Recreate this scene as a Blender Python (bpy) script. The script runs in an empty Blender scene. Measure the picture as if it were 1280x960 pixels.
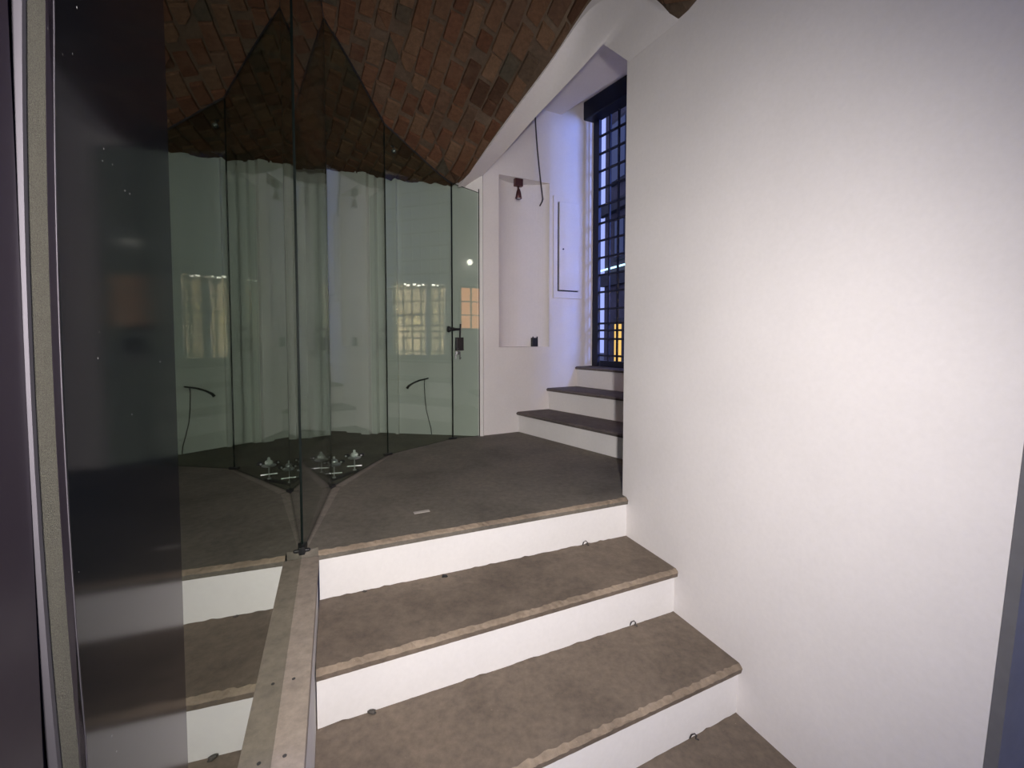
import bpy, bmesh, math, random
import numpy as np
from mathutils import Vector, Matrix

random.seed(7)
R = math.radians
SC = bpy.context.scene
COL = SC.collection

# ------------------------------------------------------------------ camera
# landing top is z = 0; the camera stands over the origin and looks along +Y
EYE = 0.70
PITCH = math.atan(570 / 13000)
cam_d = bpy.data.cameras.new('camera')
cam = bpy.data.objects.new('camera', cam_d)
COL.objects.link(cam)
cam.location = (0, 0, EYE)
cam.rotation_euler = (math.pi / 2 - PITCH, 0, 0)
cam_d.sensor_fit = 'HORIZONTAL'
cam_d.sensor_width = 36
cam_d.lens = 570 / 1280 * 36
cam_d.shift_y = -36 / 1280
cam_d.clip_start = 0.02
cam_d.clip_end = 300
SC.camera = cam

# ------------------------------------------------------------------ world: clear dusk sky
world = bpy.data.worlds.new('dusk_sky')
SC.world = world
world.use_nodes = True
wn = world.node_tree.nodes['Background']
wn.inputs['Color'].default_value = (0.36, 0.44, 0.94, 1)
wn.inputs['Strength'].default_value = 1.1

# ------------------------------------------------------------------ main light: phone flash beside the camera
def spot(name, loc, target, power, color, size=0.05, angle=120, blend=1.0):
    d = bpy.data.lights.new(name, 'SPOT')
    d.energy = power
    d.color = color
    d.shadow_soft_size = size
    d.spot_size = R(angle)
    d.spot_blend = blend
    o = bpy.data.objects.new(name, d)
    COL.objects.link(o)
    o.location = loc
    o.rotation_euler = (Vector(target) - Vector(loc)).to_track_quat('-Z', 'Y').to_euler()
    return o

spot('torch_light', (0.08, -0.20, 0.78), (0.06, 0.80, 0.61), 165, (1.0, 0.935, 0.895), 0.03, 108, 1.0)
# added fill light behind the doorway (its made-up post is built near the end)
def point(name, loc, power, color, size):
    d = bpy.data.lights.new(name, 'POINT')
    d.energy = power
    d.color = color
    d.shadow_soft_size = size
    o = bpy.data.objects.new(name, d)
    COL.objects.link(o)
    o.location = loc
    return o
point('doorway_fill_light', (0.55, -1.45, 1.25), 48, (1.0, 0.92, 0.86), 0.12)

SC.view_settings.view_transform = 'Standard'
SC.view_settings.look = 'None'
SC.view_settings.exposure = 0.0
SC.view_settings.gamma = 1.0
SC.view_settings.use_curve_mapping = False


# ================================================================== helpers
def hd(deg):
    return Vector((math.sin(R(deg)), math.cos(R(deg))))


class MB:
    """collects faces and links them as ONE mesh object"""
    def __init__(self):
        self.v, self.f, self.mi = [], [], []

    def add(self, vs, fs, mi=0):
        o = len(self.v)
        self.v += [tuple(map(float, x)) for x in vs]
        self.f += [tuple(i + o for i in f) for f in fs]
        self.mi += [mi] * len(fs)
        return self

    def prism(self, poly, z0, z1, mi=0):
        """poly: plan points; z0, z1 numbers or one per point"""
        n = len(poly)
        a = z0 if isinstance(z0, (list, tuple)) else [z0] * n
        b = z1 if isinstance(z1, (list, tuple)) else [z1] * n
        vs = [(p[0], p[1], a[i]) for i, p in enumerate(poly)] + [(p[0], p[1], b[i]) for i, p in enumerate(poly)]
        fs = [tuple(range(n))[::-1], tuple(range(n, 2 * n))] + [(i, (i + 1) % n, n + (i + 1) % n, n + i) for i in range(n)]
        return self.add(vs, fs, mi)

    def box(self, c, size, u=(1, 0), mi=0, w=None):
        """box centred on c, size along plan direction u, across it and up"""
        u = Vector((u[0], u[1], 0)).normalized()
        n = Vector((-u.y, u.x, 0))
        w = Vector((0, 0, 1)) if w is None else Vector(w)
        c = Vector(c)
        vs = []
        for k in (-1, 1):
            for i, j in ((-1, -1), (1, -1), (1, 1), (-1, 1)):
                vs.append(c + u * (i * size[0] / 2) + n * (j * size[1] / 2) + w * (k * size[2] / 2))
        return self.add(vs, [(3, 2, 1, 0), (4, 5, 6, 7), (0, 1, 5, 4), (1, 2, 6, 5), (2, 3, 7, 6), (3, 0, 4, 7)], mi)

    def tube(self, pts, r, n=10, mi=0, cap=True):
        pts = [Vector(p) for p in pts]
        rs = r if isinstance(r, (list, tuple)) else [r] * len(pts)
        vs, fs = [], []
        t0 = (pts[1] - pts[0]).normalized()
        ref = Vector((0, 0, 1)) if abs(t0.z) < 0.9 else Vector((1, 0, 0))
        for i, p in enumerate(pts):
            t = (pts[min(i + 1, len(pts) - 1)] - pts[max(i - 1, 0)]).normalized()
            a = t.cross(ref).normalized()
            b = t.cross(a).normalized()
            for k in range(n):
                q = 2 * math.pi * k / n
                vs.append(p + a * (math.cos(q) * rs[i]) + b * (math.sin(q) * rs[i]))
        for i in range(len(pts) - 1):
            for k in range(n):
                fs.append((i * n + k, i * n + (k + 1) % n, (i + 1) * n + (k + 1) % n, (i + 1) * n + k))
        if cap:
            fs.append(tuple(range(n))[::-1])
            fs.append(tuple(range((len(pts) - 1) * n, len(pts) * n)))
        return self.add(vs, fs, mi)

    def lathe(self, c, prof, n=16, mi=0, axis=(0, 0, 1)):
        """prof: (radius, height) from c along axis"""
        ax = Vector(axis).normalized()
        pts = [Vector(c) + ax * h for _, h in prof]
        ref = Vector((1, 0, 0)) if abs(ax.x) < 0.9 else Vector((0, 1, 0))
        a = ax.cross(ref).normalized()
        b = ax.cross(a).normalized()
        vs, fs = [], []
        for (r, _), p in zip(prof, pts):
            for k in range(n):
                q = 2 * math.pi * k / n
                vs.append(p + (a * math.cos(q) + b * math.sin(q)) * max(r, 1e-4))
        for i in range(len(prof) - 1):
            for k in range(n):
                fs.append((i * n + k, i * n + (k + 1) % n, (i + 1) * n + (k + 1) % n, (i + 1) * n + k))
        fs.append(tuple(range(n))[::-1])
        fs.append(tuple(range((len(prof) - 1) * n, len(prof) * n)))
        return self.add(vs, fs, mi)

    def mesh(self, name, mats, smooth=False, bevel=0):
        me = bpy.data.meshes.new(name)
        me.from_pydata(self.v, [], self.f)
        for m in (mats if isinstance(mats, (list, tuple)) else [mats]):
            me.materials.append(m)
        me.polygons.foreach_set('material_index', self.mi)
        bm = bmesh.new()
        bm.from_mesh(me)
        bmesh.ops.recalc_face_normals(bm, faces=bm.faces)
        if bevel:
            bmesh.ops.bevel(bm, geom=list(bm.edges), offset=bevel, segments=2, profile=0.6, affect='EDGES', clamp_overlap=True)
        bm.to_mesh(me)
        bm.free()
        if smooth:
            me.polygons.foreach_set('use_smooth', [True] * len(me.polygons))
        me.update()
        return me

    def build(self, name, mats, parent=None, smooth=False, bevel=0):
        o = bpy.data.objects.new(name, self.mesh(name, mats, smooth, bevel))
        COL.objects.link(o)
        if parent is not None:
            o.parent = parent
        return o


def thing(name, label, cat, group=None):
    o = bpy.data.objects.new(name, None)
    COL.objects.link(o)
    o.empty_display_size = 0.05
    return tag(o, label, cat, group)


def tag(o, label, cat, group=None):
    o['label'] = label
    o['category'] = cat
    if group:
        o['group'] = group
    return o


def struct(o, label=None):
    o['kind'] = 'structure'
    if label:
        o['label'] = label
    return o


# ================================================================== materials
def new_mat(name):
    m = bpy.data.materials.new(name)
    m.use_nodes = True
    nt = m.node_tree
    return m, nt, nt.nodes['Principled BSDF']


def node(nt, typ, **kw):
    n = nt.nodes.new(typ)
    for k, v in kw.items():
        setattr(n, k, v)
    return n


def noise(nt, scale, detail=4, rough=0.55, coord=None):
    n = node(nt, 'ShaderNodeTexNoise')
    n.inputs['Scale'].default_value = scale
    n.inputs['Detail'].default_value = detail
    n.inputs['Roughness'].default_value = rough
    if coord is not None:
        nt.links.new(coord, n.inputs['Vector'])
    return n


def ramp(nt, fac, stops):
    r = node(nt, 'ShaderNodeValToRGB')
    while len(r.color_ramp.elements) < len(stops):
        r.color_ramp.elements.new(0.5)
    for e, (p, c) in zip(r.color_ramp.elements, stops):
        e.position = p
        e.color = (*c, 1)
    nt.links.new(fac, r.inputs['Fac'])
    return r


def bump(nt, p, height, strength, dist=0.01):
    b = node(nt, 'ShaderNodeBump')
    b.inputs['Strength'].default_value = strength
    b.inputs['Distance'].default_value = dist
    nt.links.new(height, b.inputs['Height'])
    nt.links.new(b.outputs['Normal'], p.inputs['Normal'])
    return b


def geo_pos(nt):
    return node(nt, 'ShaderNodeNewGeometry').outputs['Position']


def mat_plain(name, col, rough=0.5, metal=0.0, spec=0.5, bumps=0.0, scale=60, var=0.0):
    m, nt, p = new_mat(name)
    p.inputs['Roughness'].default_value = rough
    p.inputs['Metallic'].default_value = metal
    p.inputs['Specular IOR Level'].default_value = spec
    n = noise(nt, scale, 4, coord=geo_pos(nt))
    lo = tuple(c * (1 - var) for c in col)
    hi = tuple(min(1, c * (1 + var)) for c in col)
    r = ramp(nt, n.outputs['Fac'], [(0.3, lo), (0.7, hi)])
    nt.links.new(r.outputs['Color'], p.inputs['Base Color'])
    if bumps:
        bump(nt, p, n.outputs['Fac'], bumps, 0.004)
    return m


def mat_plaster(name, col, rough=0.85):
    m, nt, p = new_mat(name)
    pos = geo_pos(nt)
    big = noise(nt, 2.2, 3, coord=pos)
    fine = noise(nt, 70, 5, 0.6, coord=pos)
    mid = noise(nt, 9, 4, coord=pos)
    r = ramp(nt, big.outputs['Fac'], [(0.3, tuple(c * 0.95 for c in col)), (0.7, tuple(min(1, c * 1.03) for c in col))])
    mx = node(nt, 'ShaderNodeMixRGB', blend_type='MULTIPLY')
    mx.inputs['Fac'].default_value = 0.10
    nt.links.new(r.outputs['Color'], mx.inputs['Color1'])
    nt.links.new(fine.outputs['Fac'], mx.inputs['Color2'])
    nt.links.new(mx.outputs['Color'], p.inputs['Base Color'])
    p.inputs['Roughness'].default_value = rough
    p.inputs['Specular IOR Level'].default_value = 0.25
    ad = node(nt, 'ShaderNodeMath', operation='MULTIPLY_ADD')
    ad.inputs[1].default_value = 3.0
    nt.links.new(mid.outputs['Fac'], ad.inputs[0])
    nt.links.new(fine.outputs['Fac'], ad.inputs[2])
    bump(nt, p, ad.outputs[0], 0.15, 0.002)
    return m


def mat_stone(name, dark, light, tint, rough=0.75):
    m, nt, p = new_mat(name)
    pos = geo_pos(nt)
    a = noise(nt, 3.2, 6, 0.62, coord=pos)
    b = noise(nt, 38, 6, 0.7, coord=pos)
    c = noise(nt, 160, 3, 0.6, coord=pos)
    r1 = ramp(nt, a.outputs['Fac'], [(0.28, dark), (0.52, light), (0.75, tint)])
    r2 = ramp(nt, b.outputs['Fac'], [(0.3, (0.62, 0.62, 0.62)), (0.7, (1.1, 1.08, 1.05))])
    mx = node(nt, 'ShaderNodeMixRGB', blend_type='MULTIPLY')
    mx.inputs['Fac'].default_value = 0.8
    nt.links.new(r1.outputs['Color'], mx.inputs['Color1'])
    nt.links.new(r2.outputs['Color'], mx.inputs['Color2'])
    # pale specks
    r3 = ramp(nt, c.outputs['Fac'], [(0.70, (0, 0, 0)), (0.80, (1, 1, 1))])
    mx2 = node(nt, 'ShaderNodeMixRGB', blend_type='MIX')
    nt.links.new(r3.outputs['Color'], mx2.inputs['Fac'])
    nt.links.new(mx.outputs['Color'], mx2.inputs['Color1'])
    mx2.inputs['Color2'].default_value = (*[min(1, x * 1.5) for x in tint], 1)
    nt.links.new(mx2.outputs['Color'], p.inputs['Base Color'])
    p.inputs['Roughness'].default_value = rough
    p.inputs['Specular IOR Level'].default_value = 0.3
    bump(nt, p, b.outputs['Fac'], 0.35, 0.004)
    return m


def mat_brick(name):
    m, nt, p = new_mat(name)
    oi = node(nt, 'ShaderNodeObjectInfo')
    ge = node(nt, 'ShaderNodeNewGeometry')
    ad = node(nt, 'ShaderNodeMath', operation='ADD')
    nt.links.new(oi.outputs['Random'], ad.inputs[0])
    nt.links.new(ge.outputs['Random Per Island'], ad.inputs[1])
    fr = node(nt, 'ShaderNodeMath', operation='FRACT')
    nt.links.new(ad.outputs[0], fr.inputs[0])
    r = ramp(nt, fr.outputs[0], [(0.0, (0.055, 0.032, 0.020)), (0.10, (0.105, 0.048, 0.027)), (0.3, (0.128, 0.068, 0.038)),
                                 (0.5, (0.118, 0.068, 0.041)), (0.66, (0.145, 0.088, 0.052)), (0.8, (0.098, 0.060, 0.039)), (0.9, (0.138, 0.062, 0.034)), (0.965, (0.072, 0.062, 0.044))])
    n = noise(nt, 45, 6, 0.7, coord=ge.outputs['Position'])
    n2 = noise(nt, 5, 4, 0.6, coord=ge.outputs['Position'])
    r2 = ramp(nt, n.outputs['Fac'], [(0.25, (0.55, 0.52, 0.5)), (0.7, (1.25, 1.2, 1.15))])
    mx = node(nt, 'ShaderNodeMixRGB', blend_type='MULTIPLY')
    mx.inputs['Fac'].default_value = 0.75
    nt.links.new(r.outputs['Color'], mx.inputs['Color1'])
    nt.links.new(r2.outputs['Color'], mx.inputs['Color2'])
    # lime bloom in patches
    r3 = ramp(nt, n2.outputs['Fac'], [(0.5, (0, 0, 0)), (0.8, (0.45, 0.45, 0.45))])
    mx2 = node(nt, 'ShaderNodeMixRGB', blend_type='MIX')
    nt.links.new(r3.outputs['Color'], mx2.inputs['Fac'])
    nt.links.new(mx.outputs['Color'], mx2.inputs['Color1'])
    mx2.inputs['Color2'].default_value = (0.19, 0.125, 0.08, 1)
    nt.links.new(mx2.outputs['Color'], p.inputs['Base Color'])
    p.inputs['Roughness'].default_value = 0.9
    p.inputs['Specular IOR Level'].default_value = 0.2
    bump(nt, p, n.outputs['Fac'], 0.6, 0.006)
    return m


def mat_glass(name, tint, f0, gloss_tint=(1, 1, 1)):
    """thin architectural glass: tinted see-through mixed with a clear reflection (Schlick)"""
    m = bpy.data.materials.new(name)
    m.use_nodes = True
    nt = m.node_tree
    nt.nodes.clear()
    out = node(nt, 'ShaderNodeOutputMaterial')
    tr = node(nt, 'ShaderNodeBsdfTransparent')
    tr.inputs['Color'].default_value = (*tint, 1)
    gl = node(nt, 'ShaderNodeBsdfGlossy')
    gl.inputs['Color'].default_value = (*gloss_tint, 1)
    gl.inputs['Roughness'].default_value = 0.0
    lw = node(nt, 'ShaderNodeLayerWeight')
    lw.inputs['Blend'].default_value = 0.5
    pw = node(nt, 'ShaderNodeMath', operation='POWER')
    pw.inputs[1].default_value = 5
    nt.links.new(lw.outputs['Facing'], pw.inputs[0])
    ma = node(nt, 'ShaderNodeMath', operation='MULTIPLY_ADD')
    ma.inputs[1].default_value = 1 - f0
    ma.inputs[2].default_value = f0
    nt.links.new(pw.outputs[0], ma.inputs[0])
    mx = node(nt, 'ShaderNodeMixShader')
    nt.links.new(ma.outputs[0], mx.inputs['Fac'])
    nt.links.new(tr.outputs[0], mx.inputs[1])
    nt.links.new(gl.outputs[0], mx.inputs[2])
    nt.links.new(mx.outputs[0], out.inputs['Surface'])
    return m


def mat_emit(name, col, strength):
    m = bpy.data.materials.new(name)
    m.use_nodes = True
    nt = m.node_tree
    nt.nodes.clear()
    out = node(nt, 'ShaderNodeOutputMaterial')
    e = node(nt, 'ShaderNodeEmission')
    e.inputs['Color'].default_value = (*col, 1)
    e.inputs['Strength'].default_value = strength
    nt.links.new(e.outputs[0], out.inputs['Surface'])
    return m


def mat_dusty_dark(name, col, rough):
    """polished dark frame with dust specks"""
    m, nt, p = new_mat(name)
    pos = geo_pos(nt)
    v = node(nt, 'ShaderNodeTexVoronoi')
    v.inputs['Scale'].default_value = 170
    nt.links.new(pos, v.inputs['Vector'])
    sel = noise(nt, 30, 3, 0.6, coord=pos)
    r = ramp(nt, v.outputs['Distance'], [(0.05, (1, 1, 1)), (0.10, (0, 0, 0))])
    r2 = ramp(nt, sel.outputs['Fac'], [(0.60, (0, 0, 0)), (0.68, (1, 1, 1))])
    mu = node(nt, 'ShaderNodeMixRGB', blend_type='MULTIPLY')
    mu.inputs['Fac'].default_value = 1
    nt.links.new(r.outputs['Color'], mu.inputs['Color1'])
    nt.links.new(r2.outputs['Color'], mu.inputs['Color2'])
    mx = node(nt, 'ShaderNodeMixRGB', blend_type='MIX')
    nt.links.new(mu.outputs['Color'], mx.inputs['Fac'])
    mx.inputs['Color1'].default_value = (*col, 1)
    mx.inputs['Color2'].default_value = (0.30, 0.30, 0.28, 1)
    nt.links.new(mx.outputs['Color'], p.inputs['Base Color'])
    p.inputs['Specular IOR Level'].default_value = 0.12
    sm = noise(nt, 12, 4, 0.6, coord=pos)
    rr = ramp(nt, sm.outputs['Fac'], [(0.3, (rough * 0.8,) * 3), (0.7, (rough * 1.25,) * 3)])
    nt.links.new(rr.outputs['Color'], p.inputs['Roughness'])
    return m


M = dict(
    plaster=mat_plaster('white_plaster', (0.80, 0.77, 0.76)),
    plaster_back=mat_plaster('white_plaster_back', (0.78, 0.77, 0.75)),
    riser=mat_plaster('riser_paint', (0.83, 0.81, 0.80)),
    stone=mat_stone('tread_stone', (0.140, 0.112, 0.090), (0.205, 0.166, 0.133), (0.245, 0.196, 0.152)),
    landing=mat_stone('landing_stone', (0.137, 0.124, 0.106), (0.200, 0.181, 0.154), (0.230, 0.204, 0.170)),
    border=mat_stone('border_stone', (0.20, 0.175, 0.155), (0.27, 0.24, 0.21), (0.30, 0.265, 0.23)),
    edge=mat_stone('worn_stone_edge', (0.19, 0.15, 0.115), (0.30, 0.24, 0.182), (0.38, 0.31, 0.24)),
    upper=mat_stone('upper_stone', (0.10, 0.088, 0.085), (0.15, 0.13, 0.125), (0.18, 0.155, 0.145)),
    curb=mat_stone('curb_stone', (0.26, 0.22, 0.185), (0.34, 0.29, 0.245), (0.38, 0.32, 0.265)),
    brick=mat_brick('old_brick'),
    mortar=mat_stone('lime_mortar', (0.085, 0.060, 0.040), (0.125, 0.088, 0.060), (0.18, 0.132, 0.09), 0.95),
    glass=mat_glass('green_clear_glass', (0.83, 0.875, 0.84), 0.045),
    mirror_glass=mat_glass('coated_glass', (0.30, 0.34, 0.32), 0.30, (0.84, 0.88, 0.83)),
    glass_edge=mat_plain('green_glass_edge', (0.004, 0.008, 0.007), 0.5, spec=0.15),
    backing=mat_plain('dark_lining', (0.008, 0.009, 0.010), 0.9, spec=0.1),
    jamb=mat_dusty_dark('polished_dark_jamb', (0.0016, 0.0021, 0.0030), 0.09),
    frame=mat_dusty_dark('dark_aubergine_metal', (0.008, 0.006, 0.009), 0.34),
    brush=mat_plain('grey_brush_pile', (0.050, 0.048, 0.038), 0.95, bumps=0.25, scale=2600, var=0.5, spec=0.1),
    chrome=mat_plain('chrome', (0.75, 0.75, 0.76), 0.32, 1.0),
    dull_edge=mat_plain('dull_metal_edge', (0.055, 0.052, 0.06), 0.65, 1.0),
    white=mat_plain('white_knob', (0.75, 0.75, 0.74), 0.35),
    black=mat_plain('black_plastic', (0.012, 0.012, 0.014), 0.45),
    grille=mat_plain('navy_iron', (0.008, 0.011, 0.028), 0.45, 0.3),
    grey=mat_plain('dark_grey_paint', (0.135, 0.135, 0.145), 0.7, var=0.08, scale=20),
    rust=mat_plain('red_bronze', (0.13, 0.055, 0.055), 0.35, 0.6),
    cable=mat_plain('dark_cable', (0.06, 0.055, 0.055), 0.6),
    paper=mat_plain('pale_paper', (0.50, 0.46, 0.43), 0.8),
    rubble=mat_plain('plaster_crumb', (0.085, 0.078, 0.072), 0.9, spec=0.1, bumps=0.8, scale=200, var=0.5),
    facade=mat_stone('street_facade', (0.075, 0.06, 0.062), (0.11, 0.09, 0.092), (0.14, 0.115, 0.115), 0.9),
    facade_dark=mat_stone('street_facade_dark', (0.05, 0.045, 0.045), (0.07, 0.062, 0.06), (0.08, 0.072, 0.07), 0.9),
    paving=mat_stone('street_paving', (0.05, 0.05, 0.055), (0.08, 0.08, 0.085), (0.10, 0.10, 0.105), 0.7),
    pane=mat_plain('dark_window_pane', (0.05, 0.06, 0.09), 0.08),
    warm=mat_emit('warm_lit_pane', (1.0, 0.62, 0.18), 1.0),
    orange=mat_emit('orange_lit_pane', (1.0, 0.40, 0.16), 4.2),
    neon=mat_emit('pale_blue_tube', (0.45, 0.78, 1.0), 2.2),
    bulb=mat_emit('bulb', (1.0, 0.94, 0.84), 14.0),
    fairy=mat_emit('fairy_bulb', (1.0, 0.90, 0.62), 10.0),
    cream=mat_plain('cream_lining', (0.27, 0.235, 0.175), 0.8),
    gold=mat_plain('gold', (0.95, 0.72, 0.28), 0.25, 0.9),
    bust=mat_plain('cream_velvet', (0.95, 0.86, 0.52), 0.8),
    silver=mat_plain('silver_metal', (0.7, 0.7, 0.7), 0.2, 1.0),
)

# ================================================================== survey points (plan, metres)
# right wall line
WW = Vector((0.501, 1.933))
WD = hd(-22.7)
def wall_pt(s):
    return WW + WD * s
# big fixed pane: line through G0
G = [Vector((-0.677, 1.444)), Vector((-0.829, 2.062)), Vector((-0.724, 2.634)), Vector((-0.399, 3.044)), Vector((-0.222, 3.142))]
MD = hd(-21.3)
MN = Vector((MD.y, -MD.x))          # towards the stairs
def pane_pt(t, off=0.0):            # t = distance along the pane line from the foot of the camera's perpendicular
    return G[0] + MD * (t - 1.591) + MN * off
# niche wall line
ND = hd(62.4)
NN = Vector((ND.y, -ND.x))          # towards the landing
def niche_pt(t, off=0.0):
    return G[4] + ND * t + NN * off
BW = lambda x: Vector((x, 3.193 - 0.158 * (x + 0.565)))   # back wall line y(x)

# ------------------------------------------------------------------ vault surface (thin plate spline)
near_pts = [(0.592, 1.698, 1.829), (0.541, 1.771, 1.955), (0.452, 1.90, 2.075), (0.356, 2.034, 2.146), (0.290, 2.125, 2.105), (0.229, 2.214, 2.050), (0.165, 2.304, 2.004),
            (-0.022, 2.570, 1.886), (-0.167, 2.777, 1.785), (-0.324, 2.999, 1.688)]
ctrl = list(near_pts)
ctrl += [(-0.829, 2.062, 2.10), (-0.724, 2.634, 1.90), (-0.399, 3.044, 1.703)]
ctrl += [(x, BW(x).y, z) for x, z in ((-0.40, 1.715), (-0.60, 1.745), (-0.882, 1.785), (-1.279, 1.865), (-1.537, 1.893), (-1.95, 1.92))]
ctrl += [(*wall_pt(s), 1.826) for s in (-0.34, -0.7, -1.1, -1.6, -2.2)]
ctrl += [(0.20, 1.75, 2.33), (0.35, 1.3, 2.38), (-0.30, 1.60, 2.36), (-0.05, 0.9, 2.5), (-0.1, 0.2, 2.5), (-0.70, 1.30, 2.30), (-0.45, 0.4, 2.35), (-1.3, 2.2, 2.06), (-1.9, 2.4, 2.05), (0.3, 0.0, 2.45)]
ctrl = np.array(ctrl)
def _u(r2):
    return 0.5 * r2 * np.log(np.maximum(r2, 1e-12))
_n = len(ctrl)
_d = ((ctrl[:, None, :2] - ctrl[None, :, :2]) ** 2).sum(-1)
_K = _u(_d) + np.eye(_n) * 2e-4
_P = np.hstack([np.ones((_n, 1)), ctrl[:, :2]])
_A = np.block([[_K, _P], [_P.T, np.zeros((3, 3))]])
_w = np.linalg.solve(_A, np.concatenate([ctrl[:, 2], np.zeros(3)]))
def vault_z(x, y):
    r2 = (ctrl[:, 0] - x) ** 2 + (ctrl[:, 1] - y) ** 2
    return float(_w[:_n] @ _u(r2) + _w[_n] + _w[_n + 1] * x + _w[_n + 2] * y)

# plan outline of the vault
NEAR_A, NEAR_B = Vector((0.597, 1.690)), Vector((-0.36, 3.055))
VAULT = [wall_pt(-2.1), NEAR_A, NEAR_B, BW(-0.40), BW(-1.95), Vector((-1.95, 1.9)), G[0] + MD * 0.02 - MN * 0.06, pane_pt(-0.35, -0.06)]

def inside(p, poly):
    c = False
    for i in range(len(poly)):
        a, b = poly[i], poly[i - 1]
        if (a[1] > p[1]) != (b[1] > p[1]) and p[0] < (b[0] - a[0]) * (p[1] - a[1]) / (b[1] - a[1]) + a[0]:
            c = not c
    return c

def clip(poly, region):
    """clip a convex plan polygon against one half plane list (a, b): keep left of a->b"""
    for a, b in region:
        out = []
        for i in range(len(poly)):
            p, q = poly[i - 1], poly[i]
            sp = (b.x - a.x) * (p[1] - a.y) - (b.y - a.y) * (p[0] - a.x)
            sq = (b.x - a.x) * (q[1] - a.y) - (b.y - a.y) * (q[0] - a.x)
            if (sp >= 0) != (sq >= 0):
                k = sp / (sp - sq)
                out.append((p[0] + (q[0] - p[0]) * k, p[1] + (q[1] - p[1]) * k))
            if sq >= 0:
                out.append((q[0], q[1]))
        poly = out
        if len(poly) < 3:
            return []
    return poly

# ================================================================== the setting
# --- floor: the landing slab
nose1 = (Vector((-0.626, 1.445)), Vector((0.507, 1.939)))
def rough_slab(front, back, z, th, mats, name, parent=None, jitter=0.0026, nseg=110, seed=1, overb=0.0):
    """stone slab: front = (left, right) nosing line, back = plan points from right to left; ragged worn front edge"""
    rnd = random.Random(seed)
    mb = MB()
    a, b = front
    dirv = (b - a).normalized()
    out = Vector((dirv.y, -dirv.x))
    prof = [(-0.035, 0.0), (-0.010, 0.0), (0.0, -0.006), (0.003, -th * 0.42), (-0.001, -th)]
    rows = []
    for i in range(nseg + 1):
        k = i / nseg
        p = a + (b - a) * k
        j = [rnd.uniform(-1, 1) * jitter for _ in prof]
        jz = [0, 0, -abs(rnd.gauss(0, 0.5)) * jitter, rnd.uniform(-1, 1) * jitter * 0.3, 0]
        j = [j[0], j[1] * 1.6, j[2], j[3] * 0.5, j[4] * 0.15]
        row = []
        for q, (o, dz) in enumerate(prof):
            pp = p + out * (o + (0 if q == 0 else j[q]))
            row.append((pp.x, pp.y, z + dz + jz[q]))
        rows.append(row)
    vs = [v for r in rows for v in r]
    m = len(prof)
    for i in range(nseg):
        for q in range(m - 1):
            mi = 1 if q in (1, 2) else 0
            mb.add([rows[i][q], rows[i + 1][q], rows[i + 1][q + 1], rows[i][q + 1]], [(0, 1, 2, 3)], mi)
    # top and underside
    top = [r[0] for r in rows] + [(p[0], p[1], z) for p in back]
    bot = [r[-1] for r in rows] + [(p[0], p[1], z - th) for p in back]
    mb.add(top, [tuple(range(len(top)))], 0)
    mb.add(bot, [tuple(range(len(bot)))[::-1]], 0)
    bb = [rows[-1][0]] + [(p[0], p[1], z) for p in back] + [rows[0][0]]
    for i in range(len(bb) - 1):
        p, q = bb[i], bb[i + 1]
        mb.add([p, q, (q[0], q[1], z - th), (p[0], p[1], z - th)], [(0, 1, 2, 3)], 0)
    o = bpy.data.objects.new(name, bpy.data.meshes.new(name))
    me = o.data
    me.from_pydata(mb.v, [], mb.f)
    for mt in mats:
        me.materials.append(mt)
    me.polygons.foreach_set('material_index', mb.mi)
    bm = bmesh.new(); bm.from_mesh(me)
    bmesh.ops.remove_doubles(bm, verts=bm.verts, dist=1e-5)
    bmesh.ops.recalc_face_normals(bm, faces=bm.faces)
    bm.to_mesh(me); bm.free()
    COL.objects.link(o)
    if parent is not None:
        o.parent = parent
    return o

side_d = ND
CORNER = wall_pt(0.042)
gate_o = niche_pt(0.955)
gd = hd(148)
def side_pt(t, off=0.0):                # side wall of the upper stair, runs back from the corner
    return CORNER + ND * t + NN * off
s_gate = 0.955 + (CORNER - G[4]).dot(ND)
# where the gate line meets the side wall
def meet(p, d, q, e):
    k = ((q.x - p.x) * e.y - (q.y - p.y) * e.x) / (d.x * e.y - d.y * e.x)
    return p + d * k
GATE_R = meet(gate_o, gd, CORNER, ND)

floor = struct(rough_slab(nose1, [wall_pt(0.042), side_pt(0.9), niche_pt(0.95, 0.0), niche_pt(0, 0.0), BW(-0.223), BW(-1.95), Vector((-1.95, 1.9)), G[0] - MN * 0.01],
                  0.0, 0.028, [M['landing'], M['edge']], 'floor', seed=3), 'dark brown stone landing with a worn tan front edge')

# pale worn border of the landing along the glass
bdr = MB()
for a_, b_ in ((G[0], G[1]), (G[1], G[2])):
    e_ = (b_ - a_).normalized()
    n_ = Vector((e_.y, -e_.x))
    k_ = 0.010 if a_ is G[0] else 0.040
    bdr.prism([a_ + n_ * 0.007 + e_ * 0.03, b_ + n_ * 0.007, b_ + n_ * (0.040 if a_ is G[0] else 0.02), a_ + n_ * k_ + e_ * 0.03], -0.004, 0.0006)
bd_o = bdr.build('border_strip', M['border'], floor)
bd_o['label'] = 'paler worn strip of stone along the glass'
bd_o['kind'] = 'stuff'

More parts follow.
